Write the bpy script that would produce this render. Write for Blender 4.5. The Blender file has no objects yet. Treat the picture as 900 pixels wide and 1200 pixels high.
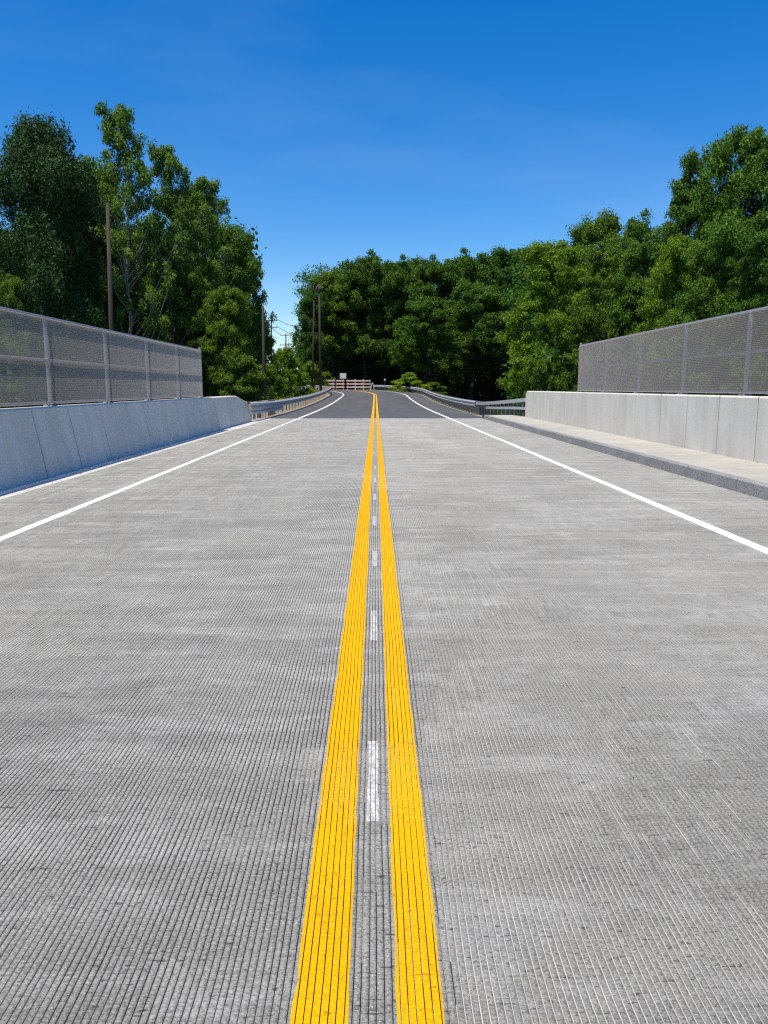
import bpy, math, random
import numpy as np
R = math.radians
PI = math.pi
sc = bpy.context.scene
COL = sc.collection
RNG = np.random.default_rng(11)

# ------------------------------------------------------------------ camera
CAM = (0.017, 0.0, 1.45)
PITCH, YAW, F = R(9.2), R(0.63), 901.0
cd = bpy.data.cameras.new('camera')
cam = bpy.data.objects.new('camera', cd)
COL.objects.link(cam)
cam.location = CAM
cam.rotation_euler = (PI/2 - PITCH, 0, -YAW)
cd.sensor_fit = 'VERTICAL'
cd.sensor_height = 36.0
cd.lens = F/1200*36.0
cd.clip_start, cd.clip_end = 0.05, 9000
sc.camera = cam


def at(px, row, D):
    """world point at depth y = D on the sight line through a position measured on the photo (900 x 1200)"""
    x, y, z = (px-450)/F, (600-row)/F, -1.0
    a = PI/2 - PITCH
    y, z = y*math.cos(a) - z*math.sin(a), y*math.sin(a) + z*math.cos(a)
    c, s = math.cos(-YAW), math.sin(-YAW)
    x, y = x*c - y*s, x*s + y*c
    k = D/y
    return (CAM[0]+x*k, D, CAM[2]+z*k)


# ------------------------------------------------------------------ object helpers
def tag(o, label=None, cat=None, group=None, kind=None):
    if label: o['label'] = label
    if cat: o['category'] = cat
    if group: o['group'] = group
    if kind: o['kind'] = kind
    return o


def empty(name, loc, rz=0):
    o = bpy.data.objects.new(name, None)
    COL.objects.link(o)
    o.location = loc
    o.rotation_euler = (0, 0, rz)
    o.empty_display_size = 0.2
    return o


def link_mesh(name, me, mat, parent=None):
    o = bpy.data.objects.new(name, me)
    COL.objects.link(o)
    if mat and not me.materials: me.materials.append(mat)
    if parent: o.parent = parent
    return o


def raw_mesh(name, V, Q, smooth=False):
    """V (n,3), Q (m,4) quads"""
    me = bpy.data.meshes.new(name)
    V = np.asarray(V, np.float32); Q = np.asarray(Q, np.int32)
    me.vertices.add(len(V)); me.vertices.foreach_set('co', V.ravel())
    me.loops.add(Q.size); me.loops.foreach_set('vertex_index', Q.ravel())
    me.polygons.add(len(Q))
    me.polygons.foreach_set('loop_start', np.arange(0, Q.size, Q.shape[1], dtype=np.int32))
    me.polygons.foreach_set('loop_total', np.full(len(Q), Q.shape[1], np.int32))
    if smooth: me.polygons.foreach_set('use_smooth', np.ones(len(Q), bool))
    me.update(calc_edges=True)
    return me


class MB:
    def __init__(s):
        s.v, s.f = [], []
    def face_verts(s, vs, fs):
        n = len(s.v); s.v += [tuple(p) for p in vs]; s.f += [tuple(i+n for i in f) for f in fs]
    def box(s, c, size, rz=0, bev=0.0):
        x, y, z = [d/2 for d in size]
        cs, sn = math.cos(rz), math.sin(rz)
        def T(p): return (c[0]+p[0]*cs-p[1]*sn, c[1]+p[0]*sn+p[1]*cs, c[2]+p[2])
        if bev <= 0:
            P = [T((sx*x, sy*y, sz*z)) for sz in (-1, 1) for sx, sy in ((-1,-1),(1,-1),(1,1),(-1,1))]
            s.face_verts(P, [(3,2,1,0),(4,5,6,7),(0,1,5,4),(1,2,6,5),(2,3,7,6),(3,0,4,7)])
        else:
            b = bev
            ring = lambda xx, yy, zz: [T((sx*xx, sy*yy, zz)) for sx, sy in ((-1,-1),(1,-1),(1,1),(-1,1))]
            P = ring(x-b, y-b, -z)+ring(x, y, -z+b)+ring(x, y, z-b)+ring(x-b, y-b, z)
            fs = [(3,2,1,0),(12,13,14,15)]
            for k in range(3):
                for i in range(4):
                    j = (i+1) % 4
                    fs.append((k*4+i, k*4+j, k*4+4+j, k*4+4+i))
            s.face_verts(P, fs)
        return s
    def tube(s, pts, rad, n=8, cap=True):
        pts = [np.array(p, float) for p in pts]
        if not hasattr(rad, '__len__'): rad = [rad]*len(pts)
        P, fs = [], []
        up = None
        for i, p in enumerate(pts):
            t = pts[min(i+1, len(pts)-1)] - pts[max(i-1, 0)]
            t = t/(np.linalg.norm(t)+1e-9)
            if up is None:
                up = np.array((0,0,1.)) if abs(t[2]) < 0.9 else np.array((0,1.,0))
            a = np.cross(up, t); a /= np.linalg.norm(a)+1e-9
            b = np.cross(t, a); up = b
            for k in range(n):
                w = 2*PI*k/n
                P.append(p + rad[i]*(a*math.cos(w)+b*math.sin(w)))
        for i in range(len(pts)-1):
            for k in range(n):
                j = (k+1) % n
                fs.append((i*n+k, i*n+j, (i+1)*n+j, (i+1)*n+k))
        if cap:
            fs.append(tuple(range(n-1, -1, -1)))
            fs.append(tuple(range((len(pts)-1)*n, len(pts)*n)))
        s.face_verts(P, fs)
        return s
    def loft(s, rings, closed=True, caps=True):
        n = len(rings[0]); P = [p for r in rings for p in r]; fs = []
        for i in range(len(rings)-1):
            for k in range(n if closed else n-1):
                j = (k+1) % n
                fs.append((i*n+k, i*n+j, (i+1)*n+j, (i+1)*n+k))
        if caps and closed:
            fs.append(tuple(range(n-1, -1, -1)))
            fs.append(tuple(range((len(rings)-1)*n, len(rings)*n)))
        s.face_verts(P, fs)
        return s
    def build(s, name, mat, parent=None, smooth=False):
        me = bpy.data.meshes.new(name)
        me.from_pydata(s.v, [], s.f)
        me.update()
        import bmesh
        bm = bmesh.new(); bm.from_mesh(me)
        bmesh.ops.recalc_face_normals(bm, faces=bm.faces[:])
        bm.to_mesh(me); bm.free()
        if smooth:
            for p in me.polygons: p.use_smooth = True
        return link_mesh(name, me, mat, parent)


def vnoise(x, y, seed=0):
    x = np.asarray(x, float); y = np.asarray(y, float)
    xi, yi = np.floor(x).astype(np.int64), np.floor(y).astype(np.int64)
    fx, fy = x-xi, y-yi
    fx = fx*fx*(3-2*fx); fy = fy*fy*(3-2*fy)
    def h(a, b):
        n = (a*374761393 + b*668265263 + seed*1442695041) & 0x7fffffff
        n = ((n ^ (n >> 13))*1274126177) & 0x7fffffff
        return ((n ^ (n >> 16)) & 0xffff)/65535.0
    return (h(xi, yi)*(1-fx)+h(xi+1, yi)*fx)*(1-fy)+(h(xi, yi+1)*(1-fx)+h(xi+1, yi+1)*fx)*fy


# ------------------------------------------------------------------ materials
class NT:
    def __init__(s, name):
        s.m = bpy.data.materials.new(name); s.m.use_nodes = True
        s.t = s.m.node_tree; s.n = s.t.nodes; s.l = s.t.links
        s.b = s.n['Principled BSDF']
        s.co = s.n.new('ShaderNodeTexCoord').outputs['Object']
    def map(s, scale, rot=(0,0,0)):
        m = s.n.new('ShaderNodeMapping'); m.inputs['Scale'].default_value = scale
        m.inputs['Rotation'].default_value = rot
        s.l.new(s.co, m.inputs['Vector']); return m.outputs[0]
    def noise(s, scale, detail=4, rough=0.6, vec=None, dist=0.0):
        n = s.n.new('ShaderNodeTexNoise'); n.inputs['Scale'].default_value = scale
        n.inputs['Detail'].default_value = detail; n.inputs['Roughness'].default_value = rough
        n.inputs['Distortion'].default_value = dist
        s.l.new(vec if vec else s.co, n.inputs['Vector']); return n.outputs['Fac']
    def ramp(s, fac, stops):
        r = s.n.new('ShaderNodeValToRGB'); e = r.color_ramp.elements
        while len(e) < len(stops): e.new(0.5)
        for i, (p, c) in enumerate(stops):
            e[i].position = p
            e[i].color = (c, c, c, 1) if not hasattr(c, '__len__') else (*c, 1)
        s.l.new(fac, r.inputs[0]); return r.outputs[0]
    def mix(s, fac, a, b, mode='MIX'):
        m = s.n.new('ShaderNodeMix'); m.data_type = 'RGBA'; m.blend_type = mode
        for sock, v in ((m.inputs[0], fac), (m.inputs[6], a), (m.inputs[7], b)):
            if hasattr(v, 'links'): s.l.new(v, sock)
            elif hasattr(v, '__len__'): sock.default_value = (*v, 1)
            else: sock.default_value = v if sock == m.inputs[0] else (v, v, v, 1)
        return m.outputs[2]
    def mul(s, a, b):
        m = s.n.new('ShaderNodeMath'); m.operation = 'MULTIPLY'
        for sock, v in ((m.inputs[0], a), (m.inputs[1], b)):
            if hasattr(v, 'links'): s.l.new(v, sock)
            else: sock.default_value = v
        return m.outputs[0]
    def color(s, c):
        if hasattr(c, 'links'): s.l.new(c, s.b.inputs['Base Color'])
        else: s.b.inputs['Base Color'].default_value = (*c, 1)
        return s
    def set(s, rough=0.8, metal=0.0, spec=0.5):
        s.b.inputs['Roughness'].default_value = rough
        s.b.inputs['Metallic'].default_value = metal
        s.b.inputs['Specular IOR Level'].default_value = spec
        return s
    def bump(s, h, dist=0.01, strength=1.0):
        b = s.n.new('ShaderNodeBump'); b.inputs['Distance'].default_value = dist
        b.inputs['Strength'].default_value = strength
        s.l.new(h, b.inputs['Height']); s.l.new(b.outputs[0], s.b.inputs['Normal'])
        return s


def mat_deck():
    k = NT('grooved_concrete')
    big = k.noise(0.55, 5, 0.65, dist=0.3)
    base = k.ramp(big, [(0.3, (0.305, 0.299, 0.272)), (0.5, (0.355, 0.347, 0.314)), (0.7, (0.41, 0.40, 0.358))])
    streak = k.noise(1.0, 6, 0.68, k.map((0.45, 5.5, 1)))
    base = k.mix(0.75, base, k.ramp(streak, [(0.3, 0.40), (0.5, 0.5), (0.72, 0.64)]), 'OVERLAY')
    fine = k.noise(1.0, 5, 0.8, k.map((95, 120, 60)))
    base = k.mix(0.95, base, k.ramp(fine, [(0.36, 0.20), (0.5, 0.5), (0.64, 0.80)]), 'OVERLAY')
    lait = k.noise(1.0, 7, 0.78, k.map((1.3, 4.2, 1)), 0.6)
    lait = k.ramp(lait, [(0.50, 0.0), (0.62, 0.9)])
    grit = k.ramp(k.noise(1.0, 4, 0.75, k.map((60, 90, 40))), [(0.40, 0.0), (0.58, 1.0)])
    base = k.mix(k.mul(lait, grit), base, (0.56, 0.55, 0.515))
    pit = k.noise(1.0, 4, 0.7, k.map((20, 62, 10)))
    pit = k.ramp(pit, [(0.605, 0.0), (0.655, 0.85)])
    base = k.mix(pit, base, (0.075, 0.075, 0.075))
    tear = k.noise(1.0, 4, 0.65, k.map((10, 75, 4)), 0.5)
    tear = k.ramp(tear, [(0.635, 0.0), (0.67, 0.85)])
    base = k.mix(tear, base, (0.06, 0.06, 0.06))
    # base colour grades darker from the left lane to the right
    sp = k.n.new('ShaderNodeSeparateXYZ'); k.l.new(k.co, sp.inputs[0])
    lane = k.ramp(k.n.new('ShaderNodeMapRange').outputs[0], [(0.0, (1.0, 1.0, 1.0)), (1.0, (0.88, 0.88, 0.88))])
    mr = lane.node.inputs[0].links[0].from_node
    mr.inputs[1].default_value = -0.4; mr.inputs[2].default_value = 0.7
    k.l.new(sp.outputs[0], mr.inputs[0])
    base = k.mix(1.0, base, lane, 'MULTIPLY')
    base = k.mix(1.0, base, (1.12, 1.12, 1.10), 'MULTIPLY')
    k.color(base).set(0.88, 0, 0.2)
    h = k.noise(1.0, 5, 0.8, k.map((55, 90, 35)))
    k.bump(h, 0.014, 1.0)
    return k.m


def mat_concrete(name, lo, hi, joints=0.0, stain=0.5, bump=0.004):
    k = NT(name)
    n1 = k.noise(0.8, 6, 0.65, dist=0.4)
    c = k.ramp(n1, [(0.3, lo), (0.7, hi)])
    run = k.noise(1.0, 5, 0.6, k.map((1.5, 3.0, 0.25)))
    c = k.mix(stain, c, k.ramp(run, [(0.3, 0.36), (0.5, 0.5), (0.7, 0.62)]), 'OVERLAY')
    f = k.noise(45, 4, 0.7)
    c = k.mix(0.4, c, k.ramp(f, [(0.3, 0.38), (0.7, 0.62)]), 'OVERLAY')
    k.color(c).set(0.85, 0, 0.25)
    k.bump(k.noise(30, 6, 0.7), bump, 0.7)
    return k.m


def mat_paint(name, col, worn, amount=0.6):
    k = NT(name)
    n = k.noise(1.0, 5, 0.75, k.map((40, 22, 40)))
    chip = k.ramp(n, [(amount, 0.0), (amount+0.07, 1.0)])
    tone = k.noise(3.0, 4, 0.6)
    c = k.mix(k.ramp(tone, [(0.3, 0.0), (0.75, 1.0)]), col, tuple(min(1, v*1.10) for v in col))
    g = k.noise(120, 3, 0.7)
    c = k.mix(0.7, c, k.ramp(g, [(0.3, 0.30), (0.7, 0.66)]), 'OVERLAY')
    c = k.mix(chip, c, worn)
    tear = k.ramp(k.noise(1.0, 4, 0.65, k.map((12, 70, 4)), 0.5), [(0.635, 0.0), (0.67, 0.5)])
    c = k.mix(tear, c, tuple(v*0.25 for v in worn))
    pit = k.ramp(k.noise(1.0, 4, 0.7, k.map((45, 95, 20))), [(0.62, 0.0), (0.67, 0.6)])
    c = k.mix(pit, c, tuple(v*0.5 for v in worn))
    k.color(c).set(0.75, 0, 0.08)
    k.bump(k.noise(1.0, 5, 0.75, k.map((50, 90, 50))), 0.006, 0.7)
    return k.m


def mat_asphalt():
    k = NT('asphalt')
    n = k.noise(0.4, 6, 0.65, k.map((1.4, 0.25, 1)))
    c = k.ramp(n, [(0.3, (0.074, 0.075, 0.077)), (0.7, (0.108, 0.109, 0.110))])
    f = k.noise(70, 4, 0.8)
    c = k.mix(0.6, c, k.ramp(f, [(0.3, 0.36), (0.7, 0.64)]), 'OVERLAY')
    k.color(c).set(0.8, 0, 0.3)
    k.bump(f, 0.006, 0.7)
    return k.m


def mat_granite():
    k = NT('granite')
    v = k.noise(75, 3, 0.85)
    c = k.ramp(v, [(0.36, (0.09, 0.09, 0.088)), (0.5, (0.25, 0.25, 0.242)), (0.64, (0.50, 0.495, 0.47))])
    n = k.noise(1.3, 4, 0.6)
    c = k.mix(0.6, c, k.ramp(n, [(0.3, 0.36), (0.7, 0.6)]), 'OVERLAY')
    k.color(c).set(0.75, 0, 0.3)
    k.bump(k.noise(14, 5, 0.7), 0.012, 0.9)
    return k.m


def mat_metal(name, col, rough=0.5, metal=0.7):
    k = NT(name)
    n = k.noise(18, 4, 0.6)
    c = k.mix(0.5, col, k.ramp(n, [(0.3, 0.4), (0.7, 0.6)]), 'OVERLAY')
    k.color(c).set(rough, metal, 0.4)
    return k.m


def mat_wood(name, col):
    k = NT(name)
    n = k.noise(1.0, 6, 0.7, k.map((14, 14, 0.8)))
    c = k.mix(0.8, col, k.ramp(n, [(0.3, 0.3), (0.7, 0.66)]), 'OVERLAY')
    k.color(c).set(0.85, 0, 0.2)
    k.bump(n, 0.01, 0.6)
    return k.m


def mat_leaf(name, lo, hi, trans=0.30, rough=0.6):
    k = NT(name)
    g = k.n.new('ShaderNodeNewGeometry').outputs['Random Per Island']
    c = k.ramp(g, [(0.0, lo), (1.0, hi)])
    patch = k.noise(0.45, 3, 0.6)
    c = k.mix(0.7, c, k.ramp(patch, [(0.3, 0.38), (0.7, 0.62)]), 'OVERLAY')
    oi = k.n.new('ShaderNodeObjectInfo')
    c = k.mix(1.0, c, oi.outputs['Color'], 'MULTIPLY')
    k.color(c).set(rough, 0, 0.15)
    tr = k.n.new('ShaderNodeBsdfTranslucent')
    tc = k.mix(1.0, c, (1.1, 1.25, 0.45), 'MULTIPLY')
    k.l.new(tc, tr.inputs['Color'])
    mx = k.n.new('ShaderNodeMixShader'); mx.inputs[0].default_value = trans
    k.l.new(k.b.outputs[0], mx.inputs[1]); k.l.new(tr.outputs[0], mx.inputs[2])
    k.l.new(mx.outputs[0], k.n['Material Output'].inputs['Surface'])
    return k.m


def mat_ground():
    k = NT('rough_ground')
    n = k.noise(0.25, 6, 0.65)
    c = k.ramp(n, [(0.35, (0.025, 0.038, 0.012)), (0.55, (0.04, 0.055, 0.018)), (0.75, (0.07, 0.07, 0.035))])
    k.color(c).set(0.95, 0, 0.1)
    k.bump(k.noise(6, 5, 0.7), 0.1, 0.8)
    return k.m


def mat_plain(name, lo, hi, scale=20, rough=0.8, bump=0.0):
    k = NT(name)
    n = k.noise(scale, 5, 0.7)
    k.color(k.ramp(n, [(0.3, lo), (0.7, hi)])).set(rough, 0, 0.25)
    if bump: k.bump(n, bump, 0.8)
    return k.m


M = dict(
    deck=mat_deck(),
    shade_grime=mat_plain('groove_shade_grime', (0.02, 0.02, 0.021), (0.075, 0.075, 0.073), 14, 0.95),  # groove dirt, with the shade on the groove walls put into the colour
    lit_slurry=mat_plain('groove_lit_slurry', (0.30, 0.30, 0.285), (0.52, 0.515, 0.49), 9, 0.9),  # pale groove residue, with the sunlit groove walls put into the colour
    gutter=mat_concrete('gutter_concrete', (0.46, 0.455, 0.43), (0.60, 0.59, 0.56), stain=0.3),
    barrier=mat_concrete('barrier_concrete', (0.56, 0.528, 0.46), (0.66, 0.628, 0.55), stain=0.5),
    walk=mat_concrete('sidewalk_concrete', (0.34, 0.33, 0.29), (0.45, 0.43, 0.375), stain=0.35),
    yellow=mat_paint('yellow_paint', (0.76, 0.385, 0.001), (0.40, 0.19, 0.01), 0.60),
    white=mat_paint('white_paint', (0.80, 0.80, 0.78), (0.45, 0.45, 0.44), 0.64),
    faintwhite=mat_paint('thin_white_paint', (0.58, 0.58, 0.565), (0.40, 0.395, 0.38), 0.46),
    asphalt=mat_asphalt(), granite=mat_granite(),
    galv=mat_metal('galvanised_steel', (0.31, 0.315, 0.33), 0.5, 0.4),
    wire=mat_metal('galvanised_wire', (0.53, 0.465, 0.42), 0.55, 0.1),
    rail=mat_metal('galvanised_rail', (0.46, 0.48, 0.49), 0.5, 0.3),
    darksteel=mat_metal('weathered_steel', (0.10, 0.10, 0.105), 0.6, 0.4),
    palewood=mat_wood('pale_post_timber', (0.42, 0.37, 0.30)),
    pole=mat_wood('pole_timber', (0.055, 0.046, 0.040)),
    polegrey=mat_wood('grey_pole_timber', (0.060, 0.052, 0.038)),
    bark=mat_wood('bark', (0.055, 0.046, 0.037)),
    palebark=mat_wood('pale_bark', (0.24, 0.22, 0.19)),
    ground=mat_ground(),
    sand=mat_plain('sandy_gravel', (0.24, 0.20, 0.15), (0.40, 0.35, 0.28), 9, 0.95, 0.03),
    board=mat_plain('pale_barricade_board', (0.72, 0.66, 0.62), (0.82, 0.77, 0.73), 6, 0.6),
    orange=mat_plain('faded_orange_board', (0.74, 0.20, 0.10), (0.80, 0.27, 0.14), 6, 0.6),
    signface=mat_plain('pale_sign_sheet', (0.58, 0.60, 0.55), (0.68, 0.69, 0.63), 4, 0.5),
    porcelain=mat_plain('insulator_glaze', (0.18, 0.16, 0.15), (0.24, 0.22, 0.2), 30, 0.3),
    black=mat_plain('cable_sheath', (0.02, 0.02, 0.022), (0.035, 0.035, 0.04), 5, 0.5),
    sealant=mat_plain('joint_sealant', (0.035, 0.035, 0.037), (0.06, 0.06, 0.06), 12, 0.7),
    leaf=mat_leaf('broad_leaves', (0.040, 0.105, 0.014), (0.140, 0.255, 0.028)),
    leafdark=mat_leaf('dark_leaves', (0.032, 0.075, 0.020), (0.088, 0.155, 0.038), 0.22),
    grass=mat_leaf('grass_blades', (0.06, 0.10, 0.02), (0.16, 0.19, 0.05), 0.3, 0.6),
)

# ------------------------------------------------------------------ world and sun
SUN = np.array((-0.250, -0.28, 0.925)); SUN /= np.linalg.norm(SUN)
w = bpy.data.worlds.new('World'); sc.world = w; w.use_nodes = True
nt = w.node_tree
sky = nt.nodes.new('ShaderNodeTexSky'); sky.sky_type = 'NISHITA'; sky.sun_disc = False
sky.sun_elevation = math.asin(SUN[2]); sky.sun_rotation = math.atan2(SUN[0], SUN[1])
sky.air_density = 1.0; sky.dust_density = 0.25; sky.ozone_density = 4.0; sky.altitude = 0
hs = nt.nodes.new('ShaderNodeHueSaturation'); hs.inputs['Saturation'].default_value = 1.43; hs.inputs['Hue'].default_value = 0.507
bg = nt.nodes['Background']; bg.inputs['Strength'].default_value = 0.118
nt.links.new(sky.outputs[0], hs.inputs['Color'])
# faint cirrus: streaked noise on the sky's own directions
tc = nt.nodes.new('ShaderNodeTexCoord')
sx = nt.nodes.new('ShaderNodeSeparateXYZ'); nt.links.new(tc.outputs['Generated'], sx.inputs[0])
zz = nt.nodes.new('ShaderNodeMath'); zz.operation = 'ADD'; zz.inputs[1].default_value = 0.25; nt.links.new(sx.outputs[2], zz.inputs[0])
cv = nt.nodes.new('ShaderNodeCombineXYZ')
for q in (0, 1):
    dv = nt.nodes.new('ShaderNodeMath'); dv.operation = 'DIVIDE'
    nt.links.new(sx.outputs[q], dv.inputs[0]); nt.links.new(zz.outputs[0], dv.inputs[1]); nt.links.new(dv.outputs[0], cv.inputs[q])
mpn = nt.nodes.new('ShaderNodeMapping'); mpn.inputs['Rotation'].default_value = (0, 0, R(-38)); mpn.inputs['Scale'].default_value = (0.8, 1.7, 1); mpn.inputs['Location'].default_value = (0.35, 1.9, 0)
nt.links.new(cv.outputs[0], mpn.inputs[0])
cn = nt.nodes.new('ShaderNodeTexNoise'); cn.inputs['Scale'].default_value = 1.1; cn.inputs['Detail'].default_value = 5; cn.inputs['Roughness'].default_value = 0.55
nt.links.new(mpn.outputs[0], cn.inputs['Vector'])
cr = nt.nodes.new('ShaderNodeMapRange'); cr.inputs[1].default_value = 0.50; cr.inputs[2].default_value = 0.80; cr.inputs[3].default_value = 0.0; cr.inputs[4].default_value = 0.08
nt.links.new(cn.outputs['Fac'], cr.inputs[0])
cm_ = nt.nodes.new('ShaderNodeMix'); cm_.data_type = 'RGBA'; cm_.inputs[7].default_value = (5.5, 6.0, 6.6, 1)
nt.links.new(cr.outputs[0], cm_.inputs[0]); nt.links.new(hs.outputs[0], cm_.inputs[6])
nt.links.new(cm_.outputs[2], bg.inputs['Color'])
sd = bpy.data.lights.new('sun', 'SUN'); sd.energy = 4.2; sd.angle = R(0.53); sd.color = (1.0, 0.915, 0.77)
so = bpy.data.objects.new('sun', sd); COL.objects.link(so)
from mathutils import Vector
so.rotation_euler = Vector(tuple(SUN)).to_track_quat('Z', 'Y').to_euler()
so.location = (-10, -5, 30)
vs = sc.view_settings
vs.view_transform = 'Standard'; vs.look = 'None'; vs.exposure = 0.44; vs.gamma = 1.0; vs.use_curve_mapping = False
sc.cycles.max_bounces = 6; sc.cycles.diffuse_bounces = 4; sc.cycles.glossy_bounces = 2
sc.cycles.transmission_bounces = 3; sc.cycles.transparent_max_bounces = 4
sc.cycles.use_denoising = False
sc.cycles.pixel_filter_type = 'BLACKMAN_HARRIS'; sc.cycles.filter_width = 1.25

# ------------------------------------------------------------------ the line of the road
S0, RAD = 88.0, 55.0


def zroad(s):
    s = np.asarray(s, float)
    a = 0.0003*np.clip(s-45, 0, 50)**2
    u = np.clip(s-95, 0, 25)
    return a + 0.03*u - 0.0006*u*u


def path(s, lat, dz=0.0):
    z = float(zroad(s)) + dz
    if s < S0: return (lat, s, z)
    t = (s-S0)/RAD
    r = RAD + lat
    return (-RAD + r*math.cos(t), S0 + r*math.sin(t), z)


SS = np.concatenate([np.arange(36.9, 88, 3.0), np.arange(88, 176, 1.5)])


def strip(name, lat0, lat1, s_list, dz, mat, parent=None, ncol=1):
    V, Q = [], []
    for s in s_list:
        for c in range(ncol+1):
            V.append(path(s, lat0+(lat1-lat0)*c/ncol, dz))
    n = ncol+1
    for i in range(len(s_list)-1):
        for c in range(ncol):
            Q.append((i*n+c, i*n+c+1, (i+1)*n+c+1, (i+1)*n+c))
    return link_mesh(name, raw_mesh(name, V, Q), mat, parent)


tag(strip('approach_road', -5.2, 5.35, SS, 0.0, M['asphalt'], ncol=6), 'dark asphalt approach road curving left beyond the bridge', 'road', kind='structure')
SL = [s for s in SS if s < 150]
tag(strip('edge_line', 3.46, 3.60, SL, 0.004, M['white']), 'white edge line on the right of the dark asphalt', 'road line', kind='structure')
tag(strip('edge_line', -3.69, -3.55, SL, 0.004, M['white']), 'white edge line on the left of the dark asphalt', 'road line', kind='structure')
tag(strip('yellow_line', -0.190, -0.049, SL, 0.004, M['yellow']), 'left yellow centre line on the dark asphalt', 'road line', kind='structure')
tag(strip('yellow_line', 0.060, 0.184, SL, 0.004, M['yellow']), 'right yellow centre line on the dark asphalt', 'road line', kind='structure')
SV = [s for s in SS if s < 112]
tag(strip('verge', 5.35, 7.6, SV, -0.03, M['sand'], ncol=2), 'sandy gravel verge under the right guardrail', 'verge', kind='structure')
tag(strip('verge', -6.6, -5.2, SV, -0.03, M['sand'], ncol=2), 'sandy gravel verge under the left guardrail', 'verge', kind='structure')

# ------------------------------------------------------------------ terrain
_cs = np.arange(0, 200, 1.0)
_cp = np.array([path(s, 0) for s in _cs])


def ground_z(x, y):
    x = np.asarray(x, float); y = np.asarray(y, float)
    sh = x.shape
    X, Y = x.ravel(), y.ravel()
    out = np.empty(X.size)
    for i in range(0, X.size, 4000):
        d = np.hypot(X[i:i+4000, None]-_cp[None, :, 0], Y[i:i+4000, None]-_cp[None, :, 1])
        j = d.argmin(1); dist = d[np.arange(len(j)), j]
        zr = _cp[j, 2]
        bank = zr - 0.12 - 2.2*np.clip((dist-7.2)/9, 0, 1)**1.3 + 1.2*np.clip((dist-22)/60, 0, 1)
        low = -5.5 + 0*bank
        t = np.clip((Y[i:i+4000]-31.5)/4.0, 0, 1); t = t*t*(3-2*t)
        out[i:i+4000] = low*(1-t)+bank*t
    out += np.where(np.abs(X) > 9, 0.5*(vnoise(X*0.12, Y*0.12, 3)-0.5), 0)
    return out.reshape(sh)


gx = np.concatenate([[-4000, -1500, -600, -300, -180], np.arange(-120, -30, 4.0), np.arange(-30, 30, 1.2), np.arange(30, 121, 4.0), [180, 300, 600, 1500, 4000]])
gy = np.concatenate([[-3000, -800, -250, -100, -60], np.arange(-40, 28, 4.0), np.arange(28, 45, 0.7), np.arange(45, 190, 3.0), [220, 300, 500, 1000, 2500, 6000]])
GX, GY = np.meshgrid(gx, gy)
GZ = ground_z(GX, GY)
nx = len(gx)
idx = np.arange(GX.size).reshape(GX.shape)
Q = np.stack([idx[:-1, :-1], idx[:-1, 1:], idx[1:, 1:], idx[1:, :-1]], -1).reshape(-1, 4)
tag(link_mesh('ground', raw_mesh('ground', np.stack([GX, GY, GZ], -1).reshape(-1, 3), Q, True), M['ground']), 'rough green and brown ground around the road', 'ground', kind='structure')

# ------------------------------------------------------------------ bridge deck, saw-cut lengthwise
PITCH_G, GW, GD = 0.019, 0.0033, 0.0055
gc = np.arange(-4.885, 5.06, PITCH_G) + RNG.uniform(-0.0009, 0.0009, len(np.arange(-4.885, 5.06, PITCH_G)))
rows = np.concatenate([[-9, -4, -1, 0.3, 0.8], np.arange(1.2, 5.0, 0.07), np.arange(5.0, 10, 0.2), np.arange(10, 36.5, 1.0), [36.9]])
rows = np.unique(np.round(np.concatenate([rows, [2.40+1.885*k for k in range(7)], [3.0+1.885*k for k in range(7)]]), 4))
NR, NG = len(rows), len(gc)
wob = 0.0024*(vnoise(gc[None, :]*0.7, rows[:, None]*0.9, 5)-0.5) + 0.0034*(vnoise(gc[None, :]*9, rows[:, None]*3.5, 6)-0.5)
dep = GD*(0.8+0.5*vnoise(gc[None, :]*14, rows[:, None]*2.2, 7))
patch = vnoise(gc[None, :]*0.9+7, rows[:, None]*1.6, 8)*0.6 + vnoise(gc[None, :]*3.1, rows[:, None]*5.0, 9)*0.4
shallow = np.clip((patch-0.46)*5, 0, 1)*np.where(gc[None, :] > 0.19, 0.95, np.where(gc[None, :] < -1.2, 0.55, 0.85))
dep = dep*(1-shallow)
inpaint = ((gc > -0.18) & (gc < 0.18))[None, :]
dep = np.where(inpaint, np.maximum(dep, 0.0040), dep)
wid = GW*(0.75+0.5*vnoise(gc[None, :]*11, rows[:, None]*4, 12))*np.where(gc[None, :] > 0.2, 0.76, 0.86)
top = 0.0018*(vnoise(gc[None, :]/0.019*0.8, rows[:, None]*9, 10)-0.5)
top2 = 0.0018*(vnoise(gc[None, :]/0.019*0.8+40, rows[:, None]*9, 13)-0.5)
cx = gc[None, :] + wob
DX = np.stack([cx-wid/2, cx-wid*0.36, cx+wid*0.36, cx+wid/2], -1).reshape(NR, -1)
DZ = np.stack([top, -dep, -dep, top2], -1).reshape(NR, -1)
DX = np.concatenate([np.full((NR, 1), -4.9), DX, np.full((NR, 1), 5.1)], 1)
DZ = np.concatenate([np.zeros((NR, 1)), DZ, np.zeros((NR, 1))], 1)
DY = np.repeat(rows[:, None], DX.shape[1], 1)
ii = np.arange(DX.size).reshape(DX.shape)
Q = np.stack([ii[:-1, :-1], ii[:-1, 1:], ii[1:, 1:], ii[1:, :-1]], -1).reshape(-1, 4)
dme = raw_mesh('bridge_deck', np.stack([DX, DY, DZ], -1).reshape(-1, 3), Q)
mi = np.zeros((NR-1, DX.shape[1]-1), np.int32)
groove_tone = vnoise(gc[None, :]*0.5+3, rows[:-1, None]*0.8, 21)*0.6+vnoise(gc[None, :]*2.5, rows[:-1, None]*3.5, 22)*0.4
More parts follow.
